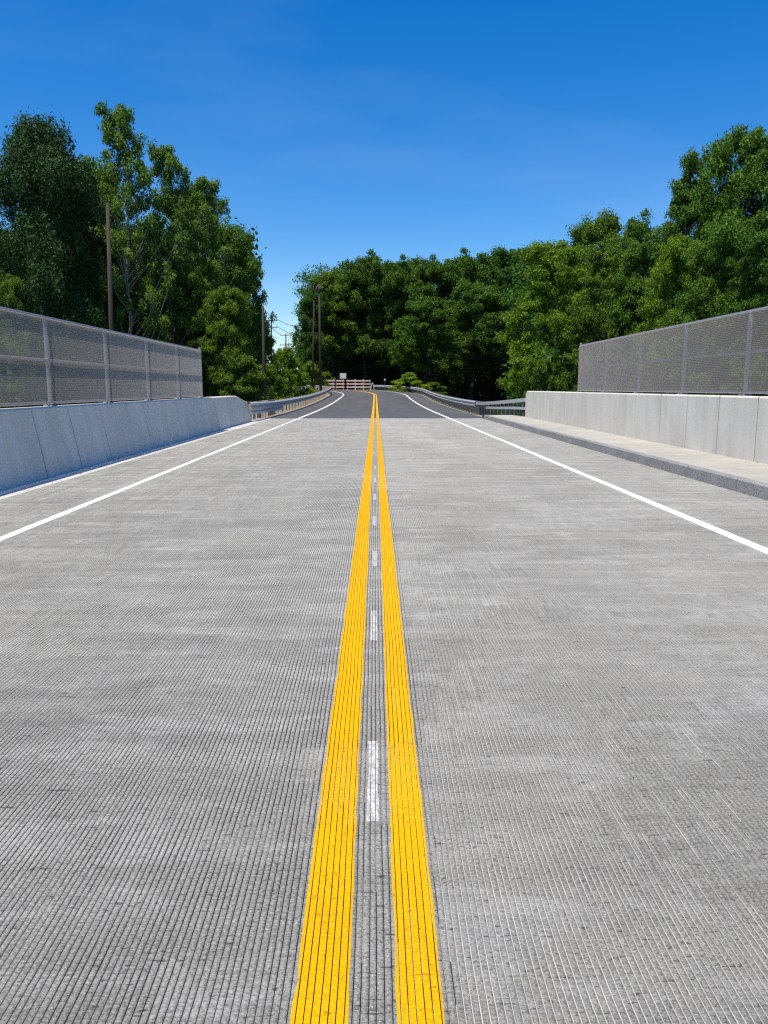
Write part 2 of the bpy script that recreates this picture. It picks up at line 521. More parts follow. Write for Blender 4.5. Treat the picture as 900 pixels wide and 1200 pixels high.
jit = 0.34*(vnoise(gc[None, :]/0.019*1.7, rows[:-1, None]*4.0, 23)-0.5)
gm = np.where(groove_tone+jit-0.25*np.clip(0.75-gc[None, :], 0, 1) > 0.44, 2, 0)  # right of centre: faces painted pale like walls turned to the sun
gm = np.where((gc[None, :] < 0.21) & (groove_tone+jit < 0.60+0.35*np.clip(0.4-gc[None, :], 0, 1)), 1, gm)  # left of centre: faces painted dark like walls turned from the sun
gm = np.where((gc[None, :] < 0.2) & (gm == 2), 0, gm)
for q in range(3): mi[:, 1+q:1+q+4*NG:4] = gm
for k in ('deck', 'shade_grime', 'lit_slurry'): dme.materials.append(M[k])
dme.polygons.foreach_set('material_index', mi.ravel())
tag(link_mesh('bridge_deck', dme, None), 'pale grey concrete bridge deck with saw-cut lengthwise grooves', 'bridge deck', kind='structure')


def ridge_paint(name, x0, x1, y0, y1, mat, dz=0.0012, ragged=0.12):
    """paint that sits on the ridge tops only: the saw cuts stay open between"""
    V, Qs = [], []
    cols = [g for g in range(NG-1) if gc[g] >= x0-PITCH_G*0.6 and gc[g+1] <= x1+PITCH_G*0.6]
    rr = [r for r in range(NR) if y0-0.001 <= rows[r] <= y1+0.001]
    for ci, g in enumerate(cols):
        c0 = 1+g*4+3
        edge = ci in (0, len(cols)-1)
        prev = None
        for r in rr:
            a, b = DX[r, c0], DX[r, c0+1]
            mid = (a+b)/2
            if edge:
                e = 0.25+0.14*float(vnoise(rows[r]*2.5, ci*3.0+x0*50, 31))+0.42*float(vnoise(rows[r]*13.0, ci+x0*90, 32))
                if ci == 0: a = a + (b-a)*e
                else: b = b - (b-a)*e
            n = len(V)
            V += [(a, rows[r], DZ[r, c0]+dz), (b, rows[r], DZ[r, c0+1]+dz)]
            if prev is not None: Qs.append((prev, prev+1, n+1, n))
            prev = n
    return link_mesh(name, raw_mesh(name, V, Qs), mat)


tag(ridge_paint('yellow_line', -0.190, -0.049, -9, 36.95, M['yellow']), 'left yellow centre line over the grooved bridge deck', 'road line', kind='structure')
tag(ridge_paint('yellow_line', 0.060, 0.184, -9, 36.95, M['yellow']), 'right yellow centre line over the grooved bridge deck', 'road line', kind='structure')
tag(ridge_paint('edge_line', 3.46, 3.60, -9, 36.95, M['white']), 'white edge line over the deck on the footpath side', 'road line', kind='structure')
tag(ridge_paint('edge_line', -3.69, -3.55, -9, 36.95, M['white']), 'white edge line over the deck on the left', 'road line', kind='structure')
names = ['nearest', 'second nearest', 'third nearest', 'fourth nearest', 'fifth nearest', 'sixth nearest', 'farthest']
for k in range(7):
    y0 = 2.40 + 1.885*k
    tag(ridge_paint('white_dash', -0.022, 0.032, y0, y0+0.60, M['faintwhite']), 'short thin white dash between the yellow lines, ' + names[k] + ' of the row', 'road dash', 'white dashes between the yellow lines', 'structure')

# smooth gutter beside the left barrier, slab below the deck, expansion joint
m = MB(); m.face_verts([(-5.9, -9, -0.001), (-4.9, -9, -0.001), (-4.9, 36.9, -0.001), (-5.9, 36.9, -0.001)], [(0, 1, 2, 3)])
tag(m.build('gutter', M['gutter']), 'smooth pale concrete gutter along the foot of the left barrier', 'gutter', kind='structure')
m = MB(); m.box((0.8, 13.9, -0.45), (13.4, 45.6, 0.8))
tag(m.build('bridge_slab', M['barrier']), 'concrete slab carrying the bridge deck', 'bridge slab', kind='structure')
m = MB(); m.face_verts([(-5.2, 36.86, 0.003), (5.1, 36.86, 0.003), (5.1, 36.94, 0.003), (-5.2, 36.94, 0.003)], [(0, 1, 2, 3)])
tag(m.build('expansion_joint', M['sealant']), 'dark joint where the concrete deck meets the asphalt', 'joint', kind='structure')

# ------------------------------------------------------------------ kerb and footpath on the right
m = MB(); y = -8.0
kr = random.Random(4)
while y < 35.8:
    L = kr.uniform(1.5, 2.3); L = min(L, 36.2-y)
    xo = kr.uniform(-0.006, 0.006)
    x0, x1, zt = 5.10+xo, 5.262, 0.18+kr.uniform(-0.003, 0.003)
    ring = lambda yy: [(x0, yy, -0.1), (x0+0.012, yy, zt-0.014), (x0+0.028, yy, zt), (x1, yy, zt), (x1, yy, -0.1)]
    n = max(2, int(L/0.25)); ys = np.linspace(y+0.012, y+L-0.012, n)
    rings = []
    for q in ys:
        j = kr.uniform(-0.005, 0.005); rings.append([(a+j if a < 5.2 else a, b, c) for a, b, c in ring(q)])
    m.loft(rings)
    y += L
tag(m.build('kerb', M['granite']), 'rough grey granite kerb along the right side of the deck', 'kerb', kind='structure')
m = MB(); y = -8.0
while y < 36.0:
    L = min(3.04, 36.2-y)
    z = 0.176
    b = 0.012
    def slab(x0, x1, ya, yb):
        P = [(x0, ya, -0.05), (x1, ya, -0.05), (x1, yb, -0.05), (x0, yb, -0.05),
             (x0, ya, z-b), (x1, ya, z-b), (x1, yb, z-b), (x0, yb, z-b),
             (x0+b, ya+b, z), (x1-b, ya+b, z), (x1-b, yb-b, z), (x0+b, yb-b, z)]
        fs = [(0,1,5,4),(1,2,6,5),(2,3,7,6),(3,0,4,7),(4,5,9,8),(5,6,10,9),(6,7,11,10),(7,4,8,11),(8,9,10,11)]
        m.face_verts(P, fs)
    slab(5.264, 6.62, y, y+L)
    y += L
tag(m.build('footpath', M['walk']), 'pale concrete footpath between the kerb and the right barrier', 'footpath', kind='structure')
m = MB(); m.face_verts([(5.05, 36.2, 0.178), (6.9, 36.2, 0.178), (6.9, 38.4, 0.01), (5.3, 38.4, 0.01)], [(0, 1, 2, 3)])
tag(m.build('footpath_ramp', M['walk']), 'short concrete ramp at the far end of the footpath', 'ramp', kind='structure')

# ------------------------------------------------------------------ left barrier: sloped face, lowered far end
bl = empty('concrete_barrier', (-5.6, 31, 0))
tag(bl, 'shaded concrete barrier with a sloping face left of the deck, far end chamfered down', 'barrier')
JL = [2.0, 4.9, 7.9, 9.5, 12.6, 14.1, 15.7, 18.6, 26.6]


def left_section(y, h, inset=0.0):
    s = h/1.12
    b = 0.025
    return [(-5.35-inset, y, -0.02), (-5.35-0.205*s-inset+0.005, y, h-b), (-5.35-0.205*s-inset-b, y, h), (-5.95+b, y, h), (-5.95, y, h-b), (-5.95, y, -0.02)]


m = MB(); rings = [left_section(-8, 1.12)]
for j in JL:
    for d, i in ((-0.02, 0), (-0.01, 0.03), (0.01, 0.03), (0.02, 0)): rings.append(left_section(j+d, 1.12, i))
rings += [left_section(31.2, 1.12), left_section(33.2, 0.86), left_section(33.6, 0.84)]
o = m.build('wall', M['barrier'], bl)
def local(o, p):
    o.location = tuple(-c for c in p)   # mesh is modelled in world space; keep it there under its Empty
m2 = MB(); m2.loft(rings)
bpy.data.objects.remove(o)
o = m2.build('wall', M['barrier'], bl); local(o, bl.location)

# right barrier: upright face with 1.5 m joints, chamfered end
br = empty('concrete_barrier', (6.75, 34, 0.18))
tag(br, 'sunlit upright concrete parapet with regular joints behind the right footpath', 'barrier')
JR = [34.0-0.95-1.52*k for k in range(26)]


def right_section(y, h=1.30, inset=0.0):
    b = 0.03
    return [(6.60+inset, y, 0.12), (6.60+inset, y, h-b), (6.60+b+inset*0.5, y, h), (6.98-b, y, h), (6.98, y, h-b), (6.98, y, 0.12)]


m = MB(); rings = [right_section(-7)]
for j in sorted(JR):
    if j < -6.8: continue
    wj, ij = (0.030, 0.05) if abs(j-27.0) < 0.8 else (0.020, 0.035)
    for d, i in ((-wj, 0), (-wj*0.5, ij), (wj*0.5, ij), (wj, 0)): rings.append(right_section(j+d, 1.30, i))
rings += [right_section(33.75), right_section(34.0, 1.17)]
m.loft(rings)
o = m.build('wall', M['barrier'], br); local(o, br.location)
for p in list(o.data.polygons): pass

for j in sorted(JR):
    if j < 3: continue
    th = 0.022 if abs(j-27.0) < 0.8 else 0.015
    o = MB().box((6.635, j, 0.735), (0.05, th*2, 1.10)).build('joint_filler', M['sealant'], br); local(o, br.location)
for j in JL:
    if j < 3: continue
    m = MB(); th = 0.004
    m.loft([[(-5.362, y, 0.01), (-5.562, y, 1.09), (-5.60, y, 1.09), (-5.40, y, 0.01)] for y in (j-th, j+th)])
    o = m.build('joint_filler', M['sealant'], bl); local(o, bl.location)

# ------------------------------------------------------------------ chain-link fences on both barriers
def chain_mesh(W, H, s=0.0335, r=0.0034):
    nw = int(round(W/s)); nv = int(round(H/(s/2)))+1
    k = np.arange(nv)
    zz = k*(s/2)
    zig = np.where(k % 2 == 0, -1.0, 1.0)
    wy = (np.arange(nw)+0.5)*(W/nw)
    Yc = wy[:, None] + zig[None, :]*(s*0.52)*np.where(np.arange(nw)[:, None] % 1 == 0, 1, 1)
    Xc = np.where((k % 2 == 0), 0.0022, -0.0022)[None, :] + 0*Yc
    Zc = np.repeat(zz[None, :], nw, 0)
    offs = [(r*math.cos(a), r*1.1*math.sin(a), 0) for a in (0, PI/3, 2*PI/3, PI, 4*PI/3, 5*PI/3)]
    V = np.stack([np.stack([Xc+o[0], Yc+o[1], Zc+o[2]], -1) for o in offs], 2)   # nw,nv,4,3
    ids = np.arange(nw*nv*6).reshape(nw, nv, 6)
    q = []
    for a in range(6):
        b = (a+1) % 6
        q.append(np.stack([ids[:, :-1, a], ids[:, :-1, b], ids[:, 1:, b], ids[:, 1:, a]], -1).reshape(-1, 4))
    return raw_mesh('chain_link_mesh', V.reshape(-1, 3), np.concatenate(q), True)


def fence(x, posts, zb, H, side, label):
    """posts: list of y; side = -1 when the road lies at +x (left fence), rails on the outer side of the mesh"""
    root = empty('chain_link_fence', (x, posts[-1], zb))
    tag(root, label, 'fence')
    W = posts[1]-posts[0]
    data = chain_mesh(W, H-0.05)
    data.materials.append(M['wire'])
    lx = 0.0
    pr = 0.036
    ox = side*0.055
    for i, y in enumerate(posts):
        last = i == len(posts)-1
        h = H + (0.06 if last else -0.03)
        b = MB().tube([(ox, y-posts[-1], 0.0), (ox, y-posts[-1], h)], pr if not last else 0.042, 12)
        b.tube([(ox, y-posts[-1], h), (ox, y-posts[-1], h+0.018), (ox, y-posts[-1], h+0.032)], [0.046, 0.044, 0.012], 12)
        o = b.build('post', M['galv'], root)
        f = MB().box((ox, y-posts[-1], 0.010), (0.17, 0.20, 0.016), bev=0.003)
        for sx in (-1, 1):
            for sy in (-1, 1):
                f.tube([(ox+sx*0.06, y-posts[-1]+sy*0.07, 0.018), (ox+sx*0.06, y-posts[-1]+sy*0.07, 0.04)], 0.011, 6)
        f.build('base_plate', M['galv'], o)
        for zc in (0.14, 0.42, H/2-0.07, H/2+0.25, H-0.2):
            pass
        if i < len(posts)-1:
            c = link_mesh('chain_link_mesh', data, None, root)
            Wi = posts[i+1]-y
            c.location = (0, y-posts[-1], 0.035)
            c.scale = (1, Wi/W, 1)
    L0, L1 = posts[0]-posts[-1], 0
    for nm, z, r in (('top_rail', H, 0.030), ('middle_rail', H*0.52, 0.027), ('bottom_rail', 0.06, 0.024)):
        b = MB().tube([(ox, L0, z), (ox, L1, z)], r, 10)
        o = b.build(nm, M['galv'], root)
    return root


LP = [26.05-3.02*k for k in range(8)][::-1]
fence(-5.75, LP, 1.122, 1.54, -1, 'grey chain-link fence with shadow bands standing on the left barrier')
RP = [25.75-2.9*k for k in range(8)][::-1]
fence(6.72, RP, 1.302, 1.50, 1, 'fine grey chain-link fence standing on the right barrier')

# ------------------------------------------------------------------ guardrails
WPROF = [(0.0, -0.156), (0.020, -0.150), (0.078, -0.105), (0.081, -0.085), (0.078, -0.065), (0.006, -0.022), (0.0, 0.0),
         (0.006, 0.022), (0.078, 0.065), (0.081, 0.085), (0.078, 0.105), (0.020, 0.150), (0.0, 0.156)]
TPROF = [(0.0, -0.254), (0.02, -0.248), (0.078, -0.21), (0.078, -0.16), (0.005, -0.12), (0.005, -0.09), (0.078, -0.04), (0.081, 0.0), (0.078, 0.04),
         (0.005, 0.09), (0.005, 0.12), (0.078, 0.16), (0.078, 0.21), (0.02, 0.248), (0.0, 0.254)]


def beam(prof, stations, sgn):
    """stations: (s, lat, zc over the road); sgn: which way the corrugation faces (+1 = towards +lat)"""
    m = MB(); rings = []
    for s, lat, zc in stations:
        front = [path(s, lat+sgn*d, zc+h) for d, h in prof]
        back = [path(s, lat+sgn*(d-0.006), zc+h) for d, h in reversed(prof)]
        rings.append(front+back)
    m.loft(rings)
    return m


def gpost(s, lat, h, size=(0.15, 0.2), top=0.0):
    p = path(s, lat)
    rz = 0 if s < S0 else (s-S0)/RAD
    return MB().box((p[0], p[1], p[2]+h/2-0.3), (size[0], size[1], h+0.6), rz, 0.008)


gl = empty('guardrail', (-5.3, 34, 0)); gl_loc = gl.location
tag(gl, 'shaded steel guardrail curving away from the left barrier end', 'guardrail')
st = [(33.3, -5.36, 0.56), (36, -5.30, 0.53), (40, -5.24, 0.50), (43.5, -5.20, 0.50)]
o = beam(TPROF, st, 1).build('transition_beam', M['rail'], gl); local(o, gl_loc)
sL = list(np.arange(43.5, 88, 4)) + list(np.arange(88, 140, 2))
o = beam(WPROF, [(s, -5.20, 0.60) for s in sL], 1).build('rail', M['rail'], gl); local(o, gl_loc)
s = 33.9
while s < 138:
    tr = s < 43.5
    lat = -5.47 if not tr else -5.52
    o = gpost(s, lat-0.07, 0.80 if tr else 0.76, (0.15, 0.15) if tr else (0.15, 0.2)).build('post', M['darksteel'] if tr and int(s*2) % 2 else M['palewood'], gl); local(o, gl_loc)
    p = path(s, lat+0.10); rz = 0 if s < S0 else (s-S0)/RAD
    b = MB().box((p[0], p[1], p[2]+(0.52 if tr else 0.60)), (0.19, 0.14, 0.42 if tr else 0.34), rz, 0.006).build('spacer', M['palewood'], gl); local(b, gl_loc)
    s += 0.6 if s < 38 else (0.95 if s < 43.5 else 1.905)
m = MB().box((-5.47, 33.2, 0.62), (0.30, 0.6, 0.05), 0, 0.006)
gr = empty('guardrail', (5.6, 36, 0)); gr_loc = gr.location
tag(gr, 'pale steel guardrail curving away from the right barrier end, two tiers beside it', 'guardrail')


def boxrail(pts, w, h):
    m = MB(); rings = []
    for p in pts:
        rings.append([(p[0]-w/2, p[1], p[2]-h/2), (p[0]+w/2, p[1], p[2]-h/2), (p[0]+w/2, p[1], p[2]+h/2), (p[0]-w/2, p[1], p[2]+h/2)])
    return m.loft(rings)


trp = [(6.62, 34.02, 0.92), (6.35, 36.0, 0.82), (6.05, 38.0, 0.72), (5.72, 40.2, 0.64), (5.52, 42.5, 0.60)]
o = boxrail(trp, 0.10, 0.16).build('upper_rail', M['rail'], gr); local(o, gr_loc)
o = boxrail([(6.64, 34.02, 0.54), (6.37, 36.0, 0.51), (6.07, 38.0, 0.46), (5.76, 40.0, 0.42)], 0.10, 0.12).build('lower_rail', M['rail'], gr); local(o, gr_loc)
sR = list(np.arange(42.3, 88, 4)) + list(np.arange(88, 113, 2))
o = beam(WPROF, [(s, 5.50, 0.56) for s in sR], -1).build('rail', M['rail'], gr); local(o, gr_loc)
tx = np.interp
for yy in np.arange(34.5, 42.4, 0.62):
    x = float(tx(yy, [p[1] for p in trp], [p[0] for p in trp])); zt = float(tx(yy, [p[1] for p in trp], [p[2] for p in trp]))
    o = MB().box((x+0.13, yy, zt/2-0.25), (0.11, 0.11, zt+0.62), 0, 0.006).build('post', M['darksteel'], gr); local(o, gr_loc)
s = 43.0
while s < 112:
    o = gpost(s, 5.50+0.28, 0.70, (0.15, 0.15)).build('post', M['darksteel'], gr); local(o, gr_loc)
    p = path(s, 5.50+0.11); rz = 0 if s < S0 else (s-S0)/RAD
    b = MB().box((p[0], p[1], p[2]+0.56), (0.2, 0.13, 0.30), rz, 0.006).build('spacer', M['darksteel'], gr); local(b, gr_loc)
    s += 1.4 if s < 60 else 1.905

# ------------------------------------------------------------------ trees
def unit(a): return a/(np.linalg.norm(a, axis=-1, keepdims=True)+1e-9)


def leaves_mesh(name, C, rc, nleaf, size, seed, flat=0.65, slender=0.55, upb=0.45, elong=None):
    g = np.random.default_rng(seed)
    n = len(C)
    k = np.repeat(np.arange(n), nleaf)
    d = unit(g.normal(size=(n*nleaf, 3)))
    rad = rc[k]*(0.25+0.75*g.random(n*nleaf)**0.55)*(0.75+0.5*g.random(n*nleaf))
    off = d*rad[:, None]
    off[:, 2] *= flat
    if elong is not None:
        off[:, 2] = off[:, 2]*elong
    P = C[k]+off
    nrm = unit(0.65*d + np.array((0, 0, upb)) + 0.55*g.normal(size=d.shape))
    t = unit(np.cross(nrm, g.normal(size=d.shape)))
    b = np.cross(nrm, t)
    L = size*(0.65+0.7*g.random(len(P)))[:, None]
    W = L*slender
    fold = nrm*L*0.12
    V = np.stack([P-t*L*0.5, P+b*W*0.5-fold, P+t*L*0.5, P-b*W*0.5-fold], 1).reshape(-1, 3)
    Q = np.arange(len(V)).reshape(-1, 4)
    return raw_mesh(name, V, Q)


def tree_kind(seed, H, Rc, base, nclump, rc, nleaf, size, prof, mat, bark, trunk_r, flat=0.65, slender=0.55, shell=0.55, limb_n=26, upb=0.45, elong=None, lump=0.45, billows=24, br=0.36):
    """returns (trunk mesh, crown mesh) standing at the origin"""
    g = np.random.default_rng(seed)
    # billows on the envelope, each a dome of clumps open towards its underside
    nb = billows
    B = []
    k = 0
    while len(B) < nb:
        k += 1
        t = 1-((k*0.7548777+seed*0.37) % 1)**1.1
        a = k*2.399963+g.normal()*0.35
        r_env = Rc*prof(t)*g.uniform(1-lump*0.7, 1+lump*0.25)
        rb = Rc*br*g.uniform(0.7, 1.25)*(0.5+0.5*min(1, prof(t)))
        z = base*H+H*(1-base)*t
        rr0 = max(0, r_env-rb*0.75)*(1 if g.random() < 0.8 else 0.45)
        B.append((math.cos(a)*rr0, math.sin(a)*rr0, min(z, H-rb*0.75), rb))
    C, rr = [], []
    per = max(4, nclump//nb)
    for x, y, z, rb in B:
        for _ in range(per):
            d = unit(g.normal(size=3))
            if d[2] < -0.25: d[2] = -d[2]*0.6
            q = rb*(g.uniform(0.5, 1.0) if g.random() < 0.82 else g.uniform(1.0, 1.3))
            C.append((x+d[0]*q, y+d[1]*q, z+d[2]*q*0.92)); rr.append(rc*g.uniform(0.7, 1.3))
    C = np.array(C); rr = np.array(rr)
    crown = leaves_mesh('crown', C, rr, nleaf, size, seed+1, flat, slender, upb, elong)
    crown.materials.append(mat)
    m = MB()
    nseg = 7
    lean = g.normal(size=2)*0.02*H
    tp = [(lean[0]*(k/nseg)**2+g.normal()*0.012*H*(k > 0), lean[1]*(k/nseg)**2+g.normal()*0.012*H*(k > 0), -0.6*(k == 0)+H*0.86*k/nseg) for k in range(nseg+1)]
    m.tube(tp, [trunk_r*(1.35 if k == 0 else 1)*(1-0.88*k/nseg) for k in range(nseg+1)], 9)
    T = np.array(tp)
    pick = g.choice(len(C), min(limb_n, len(C)), replace=False)
    for c in C[pick]:
        zs = max(base*H*0.7, c[2]-np.hypot(c[0], c[1])*g.uniform(0.7, 1.3)); zs = min(zs, H*0.8)
        f = np.interp(zs, T[:, 2], np.arange(len(T))); i = int(min(f, nseg-1)); st = T[i]+(T[i+1]-T[i])*(f-i)
        r0 = trunk_r*(1-0.88*f/nseg)*0.5
        mid = st*0.45+c*0.55+np.array((0, 0, -0.08*np.linalg.norm(c-st)))+g.normal(size=3)*0.15
        m.tube([st, mid, c, c+(c-mid)*0.06], [r0, r0*0.6, r0*0.25, 0.01], 5)
    tm = m.build('trunk', bark)
    me = tm.data
    bpy.data.objects.remove(tm)
    for p in me.polygons: p.use_smooth = True
    top_z = float(np.sort(C[:, 2]+rr*flat*0.8)[-3])
    return me, crown, top_z, Rc


dome = lambda t: max(0.0, math.sin(PI*min(1, 0.12+0.88*t)**0.75))**0.6
tall = lambda t: max(0.16, (1-t**2.8))**0.6*(0.70+0.30*min(1, t*3))
full = lambda t: max(0.30, (1-t**3.6))**0.5*(0.72+0.28*min(1, t*3))
mush = lambda t: max(0.05, (1-abs(2*t-0.85)**2.6/1.75))**0.6
spire = lambda t: max(0.06, (1-t)**0.62)*(0.8+0.2*min(1, t*4))
bushp = lambda t: max(0.05, (1-t**2.2))**0.6
K = {}
for i in range(3):
    K['broad%d' % i] = tree_kind(100+7*i, 17, 5.0, 0.08, 520, 0.62, 135, 0.205, full, M['leaf'], M['bark'], 0.30, flat=0.8, billows=52+4*i, br=0.34, lump=0.35)
for i in range(3):
    K['far%d' % i] = tree_kind(200+9*i, 20, 6.4, 0.28, 500, 0.80, 125, 0.30, mush, M['leaf'], M['bark'], 0.33, flat=0.8, billows=46+3*i, br=0.36, lump=0.35)
for i in range(2):
    K['sparse%d' % i] = tree_kind(300+5*i, 19, 4.2, 0.14, 420, 0.42, 78, 0.185, tall, M['leaf'], M['palebark'], 0.22, flat=0.95, limb_n=120, lump=0.75, billows=110, br=0.17)
K['dark0'] = tree_kind(401, 17, 4.8, 0.06, 700, 0.55, 120, 0.22, tall, M['leafdark'], M['bark'], 0.30, flat=1.0, slender=0.34, elong=1.7, upb=0.2, billows=80, br=0.26)
K['dark1'] = tree_kind(411, 17, 5.0, 0.06, 700, 0.55, 120, 0.22, tall, M['leafdark'], M['bark'], 0.30, flat=1.0, slender=0.34, elong=1.6, upb=0.2, billows=76, br=0.28)
for i in range(2):
    K['bush%d' % i] = tree_kind(500+3*i, 4.5, 2.6, 0.02, 120, 0.42, 110, 0.17, bushp, M['leaf'], M['bark'], 0.06, limb_n=18, billows=24, br=0.34)


def tree(kind, px, row, D, wid=None, tint=(1, 1, 1), name='broadleaf_tree', label='', cat='tree', group=None, rz=None, z=None):
    tm, cm, H0, R0 = K[kind]
    p = at(px, row, D)
    gz = float(ground_z(np.array([p[0]]), np.array([D]))[0]) if z is None else z
    h = p[2]-gz
    sz = h/H0
    sx = (wid*D/912/2)/R0 if wid else sz
    rz = (hash_(px, D) if rz is None else rz)
    root = empty(name, (p[0], D, gz), rz)
    root.scale = (sx, sx, sz)
    tag(root, label, cat, group)
    a = link_mesh('trunk' if not kind.startswith('bush') else 'stem', tm, None, root)
    b = link_mesh('crown' if not kind.startswith('bush') else 'foliage', cm, None, root)
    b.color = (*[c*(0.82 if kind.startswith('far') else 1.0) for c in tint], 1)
    return root


def hash_(a, b): return (a*12.9898+b*78.233) % 6.283


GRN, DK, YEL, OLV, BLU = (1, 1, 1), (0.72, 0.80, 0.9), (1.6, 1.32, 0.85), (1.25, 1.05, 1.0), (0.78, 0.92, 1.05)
COT = (1.35, 1.15, 1.6)
GL, GC, GR_ = 'trees behind the left fence', 'trees of the wood at the end of the road', 'trees behind the right fence'
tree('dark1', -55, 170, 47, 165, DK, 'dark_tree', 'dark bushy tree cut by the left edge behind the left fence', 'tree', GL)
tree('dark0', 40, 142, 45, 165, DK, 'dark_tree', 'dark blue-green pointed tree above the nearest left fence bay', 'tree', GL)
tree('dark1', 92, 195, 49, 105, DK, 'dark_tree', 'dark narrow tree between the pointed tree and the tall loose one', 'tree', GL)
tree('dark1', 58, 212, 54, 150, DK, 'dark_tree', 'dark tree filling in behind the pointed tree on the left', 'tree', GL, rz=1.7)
tree('bush1', 336, 411, 125, 62, GRN, 'bush', 'far low bush closing the bottom of the sky gap', 'bush', 'bushes left of the road', rz=0.7)
tree('broad2', 112, 188, 60, 105, OLV, 'broadleaf_tree', 'olive green tree filling the skyline dip behind the bare pole', 'tree', GL, rz=0.9)
tree('broad0', 224, 222, 68, 105, OLV, 'broadleaf_tree', 'hazy green tree behind the ragged loose trees on the left', 'tree', GL, rz=2.9)
tree('sparse0', 140, 122, 50, 116, COT, 'cottonwood_tree', 'tallest loose thin-leaved tree on the left with bare limbs against the sky', 'tree', GL)
tree('sparse1', 192, 170, 53, 105, COT, 'cottonwood_tree', 'loose thin-leaved tree just right of the tallest left tree', 'tree', GL)
tree('sparse1', 238, 208, 57, 99, COT, 'cottonwood_tree', 'loose leafy tree with ragged top stepping down towards the road', 'tree', GL, rz=2.0)
tree('broad1', 272, 262, 61, 85, GRN, 'broadleaf_tree', 'full green tree at the right shoulder of the left trees', 'tree', GL)
tree('broad2', 285, 288, 64, 60, GRN, 'broadleaf_tree', 'rounded green tree overhanging the sky gap on the left', 'tree', GL)
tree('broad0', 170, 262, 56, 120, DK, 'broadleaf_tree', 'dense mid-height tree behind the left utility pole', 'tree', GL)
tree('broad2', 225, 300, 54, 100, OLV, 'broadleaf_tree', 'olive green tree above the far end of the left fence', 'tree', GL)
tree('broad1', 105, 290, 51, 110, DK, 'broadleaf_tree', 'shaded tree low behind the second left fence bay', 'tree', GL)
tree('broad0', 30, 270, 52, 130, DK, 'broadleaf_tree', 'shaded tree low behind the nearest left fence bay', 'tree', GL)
tree('broad0', 265, 335, 52, 80, OLV, 'broadleaf_tree', 'low light green tree beside the left barrier end', 'tree', GL)
tree('broad1', 293, 365, 63, 40, GRN, 'broadleaf_tree', 'slim low tree behind the dark pole beside the left guardrail', 'tree', GL)
tree('far1', 309, 392, 108, 34, DK, 'broadleaf_tree', 'small dark tree at the left foot of the sky gap', 'tree', GL)
tree('broad2', 2, 318, 41, 70, OLV, 'bush', 'pale green bush above the nearest left fence rail', 'bush', 'bushes left of the road')
GB = 'bushes left of the road'
tree('bush1', 312, 427, 56, 56, OLV, 'bush', 'bush at the foot of the dark pole beside the left guardrail', 'bush', GB)
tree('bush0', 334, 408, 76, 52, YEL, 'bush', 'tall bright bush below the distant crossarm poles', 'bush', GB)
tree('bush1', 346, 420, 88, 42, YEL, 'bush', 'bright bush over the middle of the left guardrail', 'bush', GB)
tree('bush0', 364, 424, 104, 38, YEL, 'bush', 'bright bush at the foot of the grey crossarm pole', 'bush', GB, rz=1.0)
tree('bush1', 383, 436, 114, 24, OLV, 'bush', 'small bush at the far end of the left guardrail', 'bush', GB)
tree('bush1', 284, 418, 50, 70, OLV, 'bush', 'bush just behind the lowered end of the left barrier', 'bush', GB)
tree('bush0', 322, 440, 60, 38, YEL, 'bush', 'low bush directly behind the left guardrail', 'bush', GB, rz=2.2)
# centre wood
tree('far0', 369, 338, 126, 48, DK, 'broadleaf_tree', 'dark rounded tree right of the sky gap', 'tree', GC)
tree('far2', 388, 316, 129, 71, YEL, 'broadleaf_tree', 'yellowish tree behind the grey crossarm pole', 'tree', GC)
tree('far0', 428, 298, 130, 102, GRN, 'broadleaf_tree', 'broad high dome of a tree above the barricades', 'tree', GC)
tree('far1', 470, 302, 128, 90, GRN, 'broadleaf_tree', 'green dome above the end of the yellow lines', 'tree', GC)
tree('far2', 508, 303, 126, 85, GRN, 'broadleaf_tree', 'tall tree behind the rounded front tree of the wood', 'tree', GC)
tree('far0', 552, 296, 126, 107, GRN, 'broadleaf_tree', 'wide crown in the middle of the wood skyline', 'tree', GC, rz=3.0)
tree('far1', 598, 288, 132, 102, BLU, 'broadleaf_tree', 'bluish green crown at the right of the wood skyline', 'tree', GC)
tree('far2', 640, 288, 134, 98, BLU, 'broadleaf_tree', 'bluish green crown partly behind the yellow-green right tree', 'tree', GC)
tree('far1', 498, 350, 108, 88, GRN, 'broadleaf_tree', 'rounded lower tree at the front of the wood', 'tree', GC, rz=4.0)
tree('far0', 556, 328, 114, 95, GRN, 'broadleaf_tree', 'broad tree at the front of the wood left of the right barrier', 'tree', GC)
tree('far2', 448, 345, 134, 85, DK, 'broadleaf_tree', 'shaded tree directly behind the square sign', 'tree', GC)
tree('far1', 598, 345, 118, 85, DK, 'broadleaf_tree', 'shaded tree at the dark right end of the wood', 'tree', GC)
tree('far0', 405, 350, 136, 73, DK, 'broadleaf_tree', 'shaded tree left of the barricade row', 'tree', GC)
tree('bush0', 480, 437, 100, 46, (2.3, 1.75, 1.0), 'bush', 'bright rounded shrub behind the right guardrail', 'bush')
tree('bush1', 508, 448, 104, 34, OLV, 'bush', 'low flat shrub right of the bright rounded shrub', 'bush')
